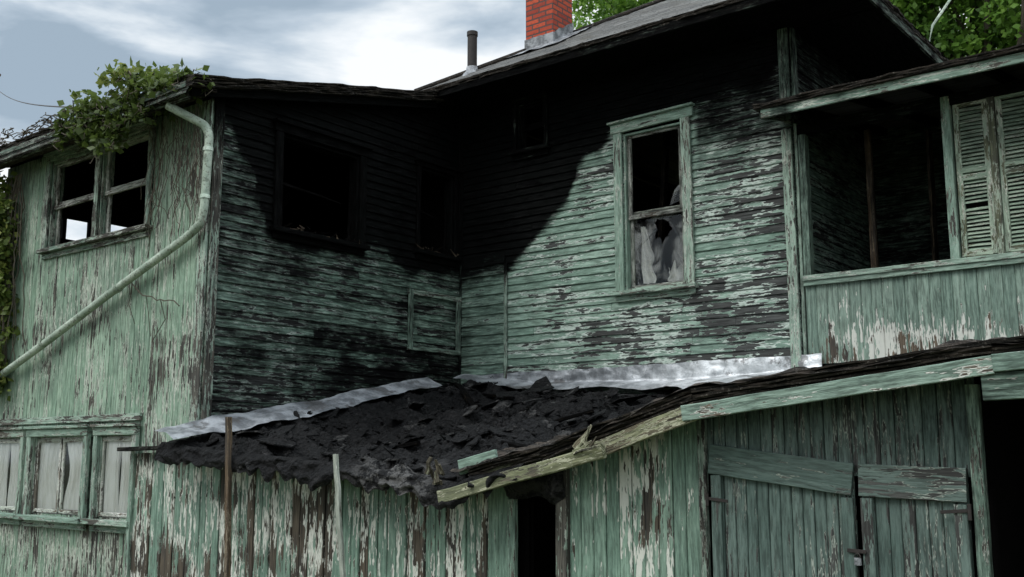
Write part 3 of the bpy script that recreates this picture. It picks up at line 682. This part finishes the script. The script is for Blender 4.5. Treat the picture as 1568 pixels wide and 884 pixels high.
mb.build('burnt_roof_boards',M['brown'],shed)
mb=MB()
def rs(u,v):
    x0=-4.75+.5*noise.noise(Vector((v*5,3,3)))+.9*v*.6; x=x0+(1.4-x0)*u; y=5.30+3.92*v
    return Vector((x,y,roofz(x,y)+.075+.045*noise.noise(Vector((x*2.2,y*2.2,12)))+.02*noise.noise(Vector((x*9,y*9,1)))+.02*((y/.14)%1<.5)*abs(noise.noise(Vector((x*5,y*2,8))))*3))
mb.grid(rs,170,120,uvf=lambda u,v:(u*6.1,v*3.9))
mb.build('shingle_roof',M['rot'],shed)
mb=MB(); 
for a,b in zip([(-4.6,1.85)]+[p for p in zfp if p[0]>-4.1],[p for p in zfp if p[0]>-4.1]):
    rotedge(mb,(a[0],5.36,a[1]+.005),(b[0],5.36,b[1]+.005),.085,.05,(0,-1,0),6,.0)
mb.build('shingle_roof_edge',M['rot'],shed)
mb=MB()
def fl1(u,v):
    x=-7.95+4.25*u; top=2.93+.025*noise.noise(Vector((x*1.2,1,1))); lp=interp(zbp,x)+.10
    wy=.13+.04*noise.noise(Vector((x*1.6,4,1)))+(.24*cl((x+5.3)/.9,0,1))
    if v<.4: y=YC-.034-.01*v; z=top-(top-lp-.03)*v/.4
    else:
        q=(v-.4)/.6; y=YC-.04-wy*q*2.0; z=(lp+.03)*(1-q)+(roofz(x,y)+.10+.04*noise.noise(Vector((x*2.1,0,5))))*q
    rr=cl((x+5.8)/1.2,.35,1)
    b=.04*rr*noise.noise(Vector((x*2.3,v*2,2)))+.012*noise.noise(Vector((x*8,v*5,3)))
    return Vector((x,y-abs(b)*1.3,z+b*.8))
mb.grid(fl1,220,24)
def fl2(u,v):
    yy=5.20+3.45*u; wv=(.30+.10*math.sin(u*5)+.05*noise.noise(Vector((yy*3,1,7))))*v; x=XB+.03+wv
    return Vector((x+.03*noise.noise(Vector((yy*2,v,9))),yy,roofz(x,yy)+.08+.07*(1-v)+.03*noise.noise(Vector((x*4,yy*2.5,2)))+.014*noise.noise(Vector((x*9,yy*8,2)))))
mb.grid(fl2,150,16)
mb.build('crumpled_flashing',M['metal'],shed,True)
mb=MB(); topE=lambda s:interp([(-9,2.04),(-8.2,2.04),(-7.4,2.0),(-6,1.93),(-5,1.82),(-4.41,1.86)],s)
vboard(mb,fE,-8.98,-4.43,lambda s:0,topE,.095,[],attE,gap=.007,jit=.014,rag=.012)
mb.build('front_board_wall',M['shed'],shed)
mb=MB(); vboard(mb,fE,-3.98,-3.02,lambda s:0,lambda s:interp(zfp,s)-.02,.095,[],attF,gap=.005,jit=.008); mb.build('peeled_board_wall',M['shed'],shed)
mb=MB(); vboard(mb,fE,-3.02,-1.47,lambda s:1.9,lambda s:interp(zfp,s)-.02,.075,[],attF2,gap=.004,off=-.01); 
mb.build('boards_over_doors',M['door'],shed)
mb=MB(); T=mb.beam
T(fE(-8.99,0,.03),fE(-8.99,2.03,.03),.06,.04,NA,cf(.15,.4)); T(fE(-9.1,2.07,.08),fE(-8.1,2.09,.08),.035,.12,NA,cf(.55,.6))
T(fE(-4.02,0,.03),fE(-4.02,1.93,.03),.085,.05,NA,cf(.05,.75,.9)); T(fE(-4.44,0,.02),fE(-4.44,1.72,.02),.06,.04,NA,cf(.2,.5))
T(fE(-3.0,0,.035),fE(-3.0,2.22,.035),.05,.04,NA,cf(.42,.45)); T(fE(-1.47,0,.03),fE(-1.47,2.36,.03),.06,.06,NA,cf(.40,.4))
T((-4.72,5.37,1.93),(-4.40,5.37,2.0),.10,.025,NA,cf(.1,.4,.5))
mb.build('shed_posts_trim',M['trim'],shed)
mb=MB(); T=mb.beam
T((-2.98,5.315,2.245),(-1.30,5.315,2.435),.09,.03,NA,cf(.20,.26,.4)); T((-1.30,5.312,2.44),(1.4,5.312,2.585),.085,.03,NA,cf(.22,.26,.4))
T((-1.36,5.34,2.33),(1.4,5.5,2.42),.13,.05,NA,cf(.40,.25,.3))
mb.build('eave_fascia',M['parapet'],shed)
mb=MB(); T=mb.beam
T((-4.80,5.26,1.735),(-3.50,5.28,2.035),.085,.045,NA,cf(.10,.55,.8),wob=.004); T((-3.66,5.335,2.02),(-2.90,5.33,2.26),.10,.035,NA,cf(.25,.45,.6),wob=.004)
T((-4.5,5.36,1.90),(-3.1,5.38,2.22),.05,.03,NA,cf(.5,.5,.4))
for (x,z,a,l,w_) in ((-3.72,2.05,.75,.20,.05),(-3.66,2.04,.35,.16,.035),(-3.62,2.08,1.0,.12,.03),(-3.70,2.03,.15,.24,.03),(-3.58,2.06,.6,.10,.025)):
    T((x,5.25+U(-.02,.05),z),(x+l*math.cos(a),5.22+U(-.06,.06),z+l*math.sin(a)),w_,.014,NA,cf(.05,.8,.8),taper=.3,seg=.04,wob=.005)
for _ in range(9):
    x=U(-4.93,-4.78); z=1.80+U(-.03,.09); a=U(1.2,2.0); l=U(.05,.12)
    T((x,5.28+U(-.03,.05),z),(x+l*math.cos(a),5.26,z+l*math.sin(a)),U(.02,.05),.02,NA,cf(0.3,.9,.3),taper=.6,seg=.03,wob=.006)
mb.build('splintered_rake_boards',M['moss'],shed)
mb=MB(); mbr=MB()
for (a,b,tl,tr,nm) in ((-2.955,-2.11,2.075,1.965,0),(-2.075,-1.53,1.965,1.945,1)):
    top=lambda s,a=a,b=b,tl=tl,tr=tr:tl+(tr-tl)*(s-a)/(b-a)
    vboard(mb,fE,a,b,lambda s:.1,lambda s:top(s)-.01,.068,[],attD,gap=.004,jit=.004,off=-.005)
    at=cf(.12,.24,.25)
    mbr.beam(fE(a,top(a)-.085,.032),fE(b,top(b)-.085,.032),.17,.024,NA,at,ch=.003)
    mbr.beam(fE(b-.035,.1,.030),fE(b-.035,top(b)-.18,.030),.065,.024,NA,at); mbr.beam(fE(a+.035,.1,.030),fE(a+.035,top(a)-.18,.030),.065,.024,NA,cf(.2,.28,.2))
mb.build('garage_door_boards',M['door'],shed); mbr.build('garage_door_rails',M['door'],shed)
mb=MB(); T=mb.beam
T(fE(-2.96,1.76,.05),fE(-2.84,1.75,.05),.018,.005,NA,cf(0,0)); T(fE(-1.66,1.725,.05),fE(-1.53,1.735,.05),.018,.005,NA,cf(0,0))
T(fE(-2.97,1.72,.05),fE(-2.97,1.79,.05),.02,.012,NA,cf(0,0)); T(fE(-1.52,1.69,.05),fE(-1.52,1.77,.05),.02,.012,NA,cf(0,0))
T(fE(-2.15,1.512,.052),fE(-2.05,1.508,.052),.02,.006,NA,cf(0,0))
mb.tube([fE(-2.09+.016*math.cos(t*.5),1.475+.026*math.sin(t*.5),.07) for t in range(0,13)],.004,8)
mb.build('door_hinges_hasp',M['iron'],shed)
mb=MB(); mb.beam(fE(-2.09,1.478,.07),fE(-2.09,1.44,.07),.036,.018,NA,cf(0,0),ch=.005); mb.build('padlock',M['lead'],shed)
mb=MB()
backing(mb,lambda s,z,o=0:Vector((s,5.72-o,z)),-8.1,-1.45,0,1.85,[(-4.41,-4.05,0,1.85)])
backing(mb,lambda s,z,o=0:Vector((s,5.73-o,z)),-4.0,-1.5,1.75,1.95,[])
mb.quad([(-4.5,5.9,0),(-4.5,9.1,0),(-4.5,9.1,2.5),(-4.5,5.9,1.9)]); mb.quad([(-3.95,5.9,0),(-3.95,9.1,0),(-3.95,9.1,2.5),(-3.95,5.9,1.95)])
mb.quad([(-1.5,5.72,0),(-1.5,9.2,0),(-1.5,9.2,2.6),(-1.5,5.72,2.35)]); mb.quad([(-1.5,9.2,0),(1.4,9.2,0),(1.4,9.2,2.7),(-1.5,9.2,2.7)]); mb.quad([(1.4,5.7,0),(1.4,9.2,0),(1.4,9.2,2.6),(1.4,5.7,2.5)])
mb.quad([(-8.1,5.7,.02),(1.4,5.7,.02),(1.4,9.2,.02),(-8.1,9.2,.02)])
mb.build('dark_shed_interior',M['black'],shed)  # near-black walls and floor: shade of the open bay put into the colour
mb=MB()
def hangf(u,v):
    x=-4.47+.5*u; return Vector((x,5.56-.05*math.sin(v*3)+.04*noise.noise(Vector((x*9,v*4,1))),1.98-(.25+.06*noise.noise(Vector((x*7,2,1))))*v))
mb.grid(hangf,30,24,col=(.3,0,.5,0)); mb.build('hanging_burnt_felt',M['char'],shed)

mb=MB(); mb.beam((-7.13,5.36,0),(-7.10,5.24,2.32),.045,.04,NA,cf(.08,.75,.4),wob=.004); mb.build('wooden_stake',M['brown'])
mb=MB(); mb.beam((-5.62,5.30,0),(-5.68,5.12,2.02),.045,.03,NA,cf(.02,.38,.8),wob=.004,taper=.85); mb.build('painted_wooden_stake',M['grey'])

# ------------------------------------------------------------------ vegetation
def leaves(mb,center_fn,n,size):
    for _ in range(n):
        c,sh=center_fn(); s_=size*U(.6,1.3); d=Vector((U(-1,1),U(-1,1),U(-1,.6))).normalized(); a=d.orthogonal().normalized()
        a=(a*math.cos(6.28*R())+d.cross(a)*math.sin(6.28*R())).normalized(); k=cl(sh+U(-.25,.25))
        p=[c,c+d*s_*.45+a*s_*.38,c+d*s_,c+d*s_*.45-a*s_*.38+Vector((0,0,-.1*s_))]
        mb.add(p,[(0,1,2,3)],[(0,0,k,0)]*4,[(0,0)]*4)
def tree(name,base,ch,rad,n,size,seed,lobes=16,flat=.8):
    random.seed(seed); e=empty(name); B=Vector(base); C=Vector((B.x,B.y,ch))
    mb=MB(); tp=[B+(C-B)*k/6+Vector((U(-.12,.12),U(-.12,.12),0))*(k>0) for k in range(7)]; mb.tube(tp,[.28-.035*k for k in range(7)],10)
    L=[]
    for _ in range(lobes):
        d=Vector((U(-1,1),U(-1,1),U(-.8,1))).normalized()*U(.35,.95); c=C+Vector((d.x*rad,d.y*rad,d.z*rad*flat)); L.append((c,rad*U(.22,.42)))
        s_=tp[4]+(C-tp[4])*R()*.5; m_=(s_+c)/2+Vector((U(-.3,.3),U(-.3,.3),U(-.1,.3))); mb.tube([s_,m_,c],[.09,.055,.02],7)
        for _ in range(3):
            q=c+Vector((U(-1,1),U(-1,1),U(-1,1)))*rad*.3; mb.tube([m_.lerp(c,U(.3,1)),q],[.025,.008],5)
    mb.build('trunk_and_limbs',M['bark'],e,True)
    mb=MB(); cl_=[]
    for c,r in L:
        for _ in range(26):
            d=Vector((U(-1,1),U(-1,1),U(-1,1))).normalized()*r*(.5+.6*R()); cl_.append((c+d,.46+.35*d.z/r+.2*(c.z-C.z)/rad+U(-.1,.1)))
    def cf_():
        c,s_=random.choice(cl_); return c+Vector((random.gauss(0,.17),random.gauss(0,.17),random.gauss(0,.10))),s_
    leaves(mb,cf_,n,size); mb.build('foliage',M['leaf'],e); return e
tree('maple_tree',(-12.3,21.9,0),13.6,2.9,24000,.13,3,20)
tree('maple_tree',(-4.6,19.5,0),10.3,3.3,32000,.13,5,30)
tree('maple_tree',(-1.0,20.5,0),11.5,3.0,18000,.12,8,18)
tree('background_tree',(-19.5,7.6,0),2.9,2.4,12000,.12,11,16)
tree('background_tree',(-19,12.5,0),3.0,2.6,8000,.12,12,14)
random.seed(21)
iv=empty('ivy_vine'); mb=MB(); anchors=[]
for _ in range(70):
    x=U(-10.0,-7.98); y=5.26+U(-.10,.25); hgt=interp([(-10.2,.03),(-9.7,.20),(-9.3,.36),(-8.8,.33),(-8.4,.20),(-7.95,.03)],x)
    z=5.40+U(-.2,1)*hgt; anchors.append((Vector((x,y,z)),.055,.32+1.1*(z-5.4)))
for _ in range(34):
    x=U(-10.1,-8.5); anchors.append((Vector((x,5.2+U(-.04,.06),U(5.12,5.4))),.055,.2))
for _ in range(12):
    x=U(-9.35,-8.95); anchors.append((Vector((x,5.2,U(4.95,5.3))),.045,.35))
def ia():
    a,r,s_=random.choice(anchors); return a+Vector((random.gauss(0,r),random.gauss(0,r*.7),random.gauss(0,r*.8))),s_
leaves(mb,ia,2400,.078); mb.build('ivy_leaves',M['ivy'],iv)
mb=MB()
for _ in range(90):
    a,r,_s=random.choice(anchors); p=[a]; q=a.copy()
    for k in range(5): q=q+Vector((U(-.11,.11),U(-.05,.03),U(-.08,.06))); p.append(q)
    mb.tube(p,[.007,.006,.006,.005,.004,.003],5)
for _ in range(34):
    x=U(-8.95,-8.15); q=Vector((x,5.55,U(5.0,5.35))); p=[q]
    for k in range(10): q=q+Vector((U(-.07,.07),U(-.015,.015),-U(.03,.16))); p.append(q)
    mb.tube(p,.0035,4)
q=Vector((-9.35,5.6,3.75)); p=[q]
for k in range(12): q=q+Vector((.07+U(-.02,.03),U(-.01,.01),-.035+U(-.04,.04))); p.append(q)
mb.tube(p,.006,5)
for k in (2,5,8): mb.tube([p[k],p[k]+Vector((U(-.1,.1),0,-.2)),p[k]+Vector((U(-.15,.15),0,-.4))],.004,4)
for _ in range(150):
    q=Vector((U(-12.3,-9.5),5.26+U(-.05,.4),5.47)); p=[q]
    for k in range(6): q=q+Vector((U(-.12,.12),U(-.05,.05),U(-.03,.035))); p.append(q)
    mb.tube(p,.006,4)
mb.build('vine_stems',M['bark'],iv,True)
iv2=empty('creeper_plant'); mb=MB(); anchors=[]
for _ in range(130):
    z=U(2.7,5.15); x=-11.86+U(-.35,.18)+.18*noise.noise(Vector((1,z*2,1))); anchors.append((Vector((x,5.52+U(-.1,.10),z)),.07,U(.1,.85)))
leaves(mb,ia,4200,.08); mb.build('creeper_leaves',M['ivy'],iv2)
mb=MB()
for _ in range(24):
    q=Vector((-11.80+U(-.25,.25),5.58,5.2)); p=[q]
    for k in range(16): q=q+Vector((U(-.05,.05),U(-.02,.02),-U(.08,.2))); p.append(q)
    mb.tube(p,.006,5)
mb.build('creeper_stems',M['bark'],iv2,True)
mb=MB(); P0=Vector((-9.5,5.46,5.5)); P1=Vector((-46,20.1,18.9)); mb.tube([P0.lerp(P1,k/20)-Vector((0,0,.5*math.sin(math.pi*k/20))) for k in range(21)],.011,6); mb.build('utility_wire',M['iron'])
mb=MB(); mb.tube([(P1.x,P1.y,0),P1+Vector((0,0,.4))],[.16,.11],12); mb.beam(P1+Vector((-.5,-.5,-.1)),P1+Vector((.5,.5,-.1)),.1,.1); mb.build('utility_pole',M['bark'])
mb=MB(); mb.grid(lambda u,v:Vector((-400+800*u,-400+800*v,0)),40,40); mb.build('ground',M['ground'])

# ------------------------------------------------------------------ world
w=bpy.data.worlds.new('World'); scene.world=w; w.use_nodes=True; g=NT(w.node_tree)
SE=math.radians(48)
sky=g.n('ShaderNodeTexSky',sky_type='NISHITA'); sky.sun_disc=False; sky.sun_elevation=SE
sdir=Vector((-.35,-.80,0)).normalized()
sky.sun_rotation=math.atan2(sdir.x,sdir.y)
tc=g.n('ShaderNodeTexCoord').outputs['Generated']; sp_=g.n('ShaderNodeSeparateXYZ'); g.nt.links.new(tc,sp_.inputs[0]); z=sp_.outputs[2]
zz=g.math('ADD',g.math('MAXIMUM',z,0.0),.55); cb=g.n('ShaderNodeCombineXYZ'); g.put(cb.inputs[0],g.math('DIVIDE',sp_.outputs[0],zz)); g.put(cb.inputs[1],g.math('DIVIDE',sp_.outputs[1],zz)); g.put(cb.inputs[2],g.math('MULTIPLY',z,3.0))
n1=g.noise(g.vmul(cb.outputs[0],(1,1,1),(3.1,1.4,0)),3.4,6,.52,.3)
cc=g.ramp(n1,[(.36,(.34,.43,.52)),(.43,(.48,.57,.66)),(.49,(.70,.77,.83)),(.56,(.95,.98,1.0))])
br=g.math('ADD',10.0,g.math('MULTIPLY',g.smooth(z,.42,.8),22.0))
vm=g.n('ShaderNodeVectorMath',operation='SCALE'); g.nt.links.new(cc,vm.inputs[0]); g.put(vm.inputs[3],br)
mx=g.mix(.93,sky.outputs[0],vm.outputs[0])
bg=g.n('ShaderNodeBackground'); g.put(bg.inputs[0],mx); bg.inputs[1].default_value=.11
ou=g.n('ShaderNodeOutputWorld'); g.nt.links.new(bg.outputs[0],ou.inputs[0])
ld=bpy.data.lights.new('sun','SUN'); ld.energy=1.5; ld.angle=math.radians(25); ld.color=(1,.97,.93)
lo=bpy.data.objects.new('sun',ld); scene.collection.objects.link(lo)
sv=Vector((sdir.x*math.cos(SE),sdir.y*math.cos(SE),math.sin(SE))); lo.rotation_euler=sv.to_track_quat('Z','Y').to_euler()
cd=bpy.data.cameras.new('camera'); cd.sensor_width=36; cd.lens=36*1600/1568; cd.clip_end=2000; cd.clip_start=.05
co=bpy.data.objects.new('camera',cd); scene.collection.objects.link(co); co.location=(0,0,2.0); co.rotation_euler=(math.radians(90+9.16),0,math.radians(38.5)); scene.camera=co
scene.view_settings.view_transform='Standard'; scene.view_settings.look='None'; scene.view_settings.exposure=0
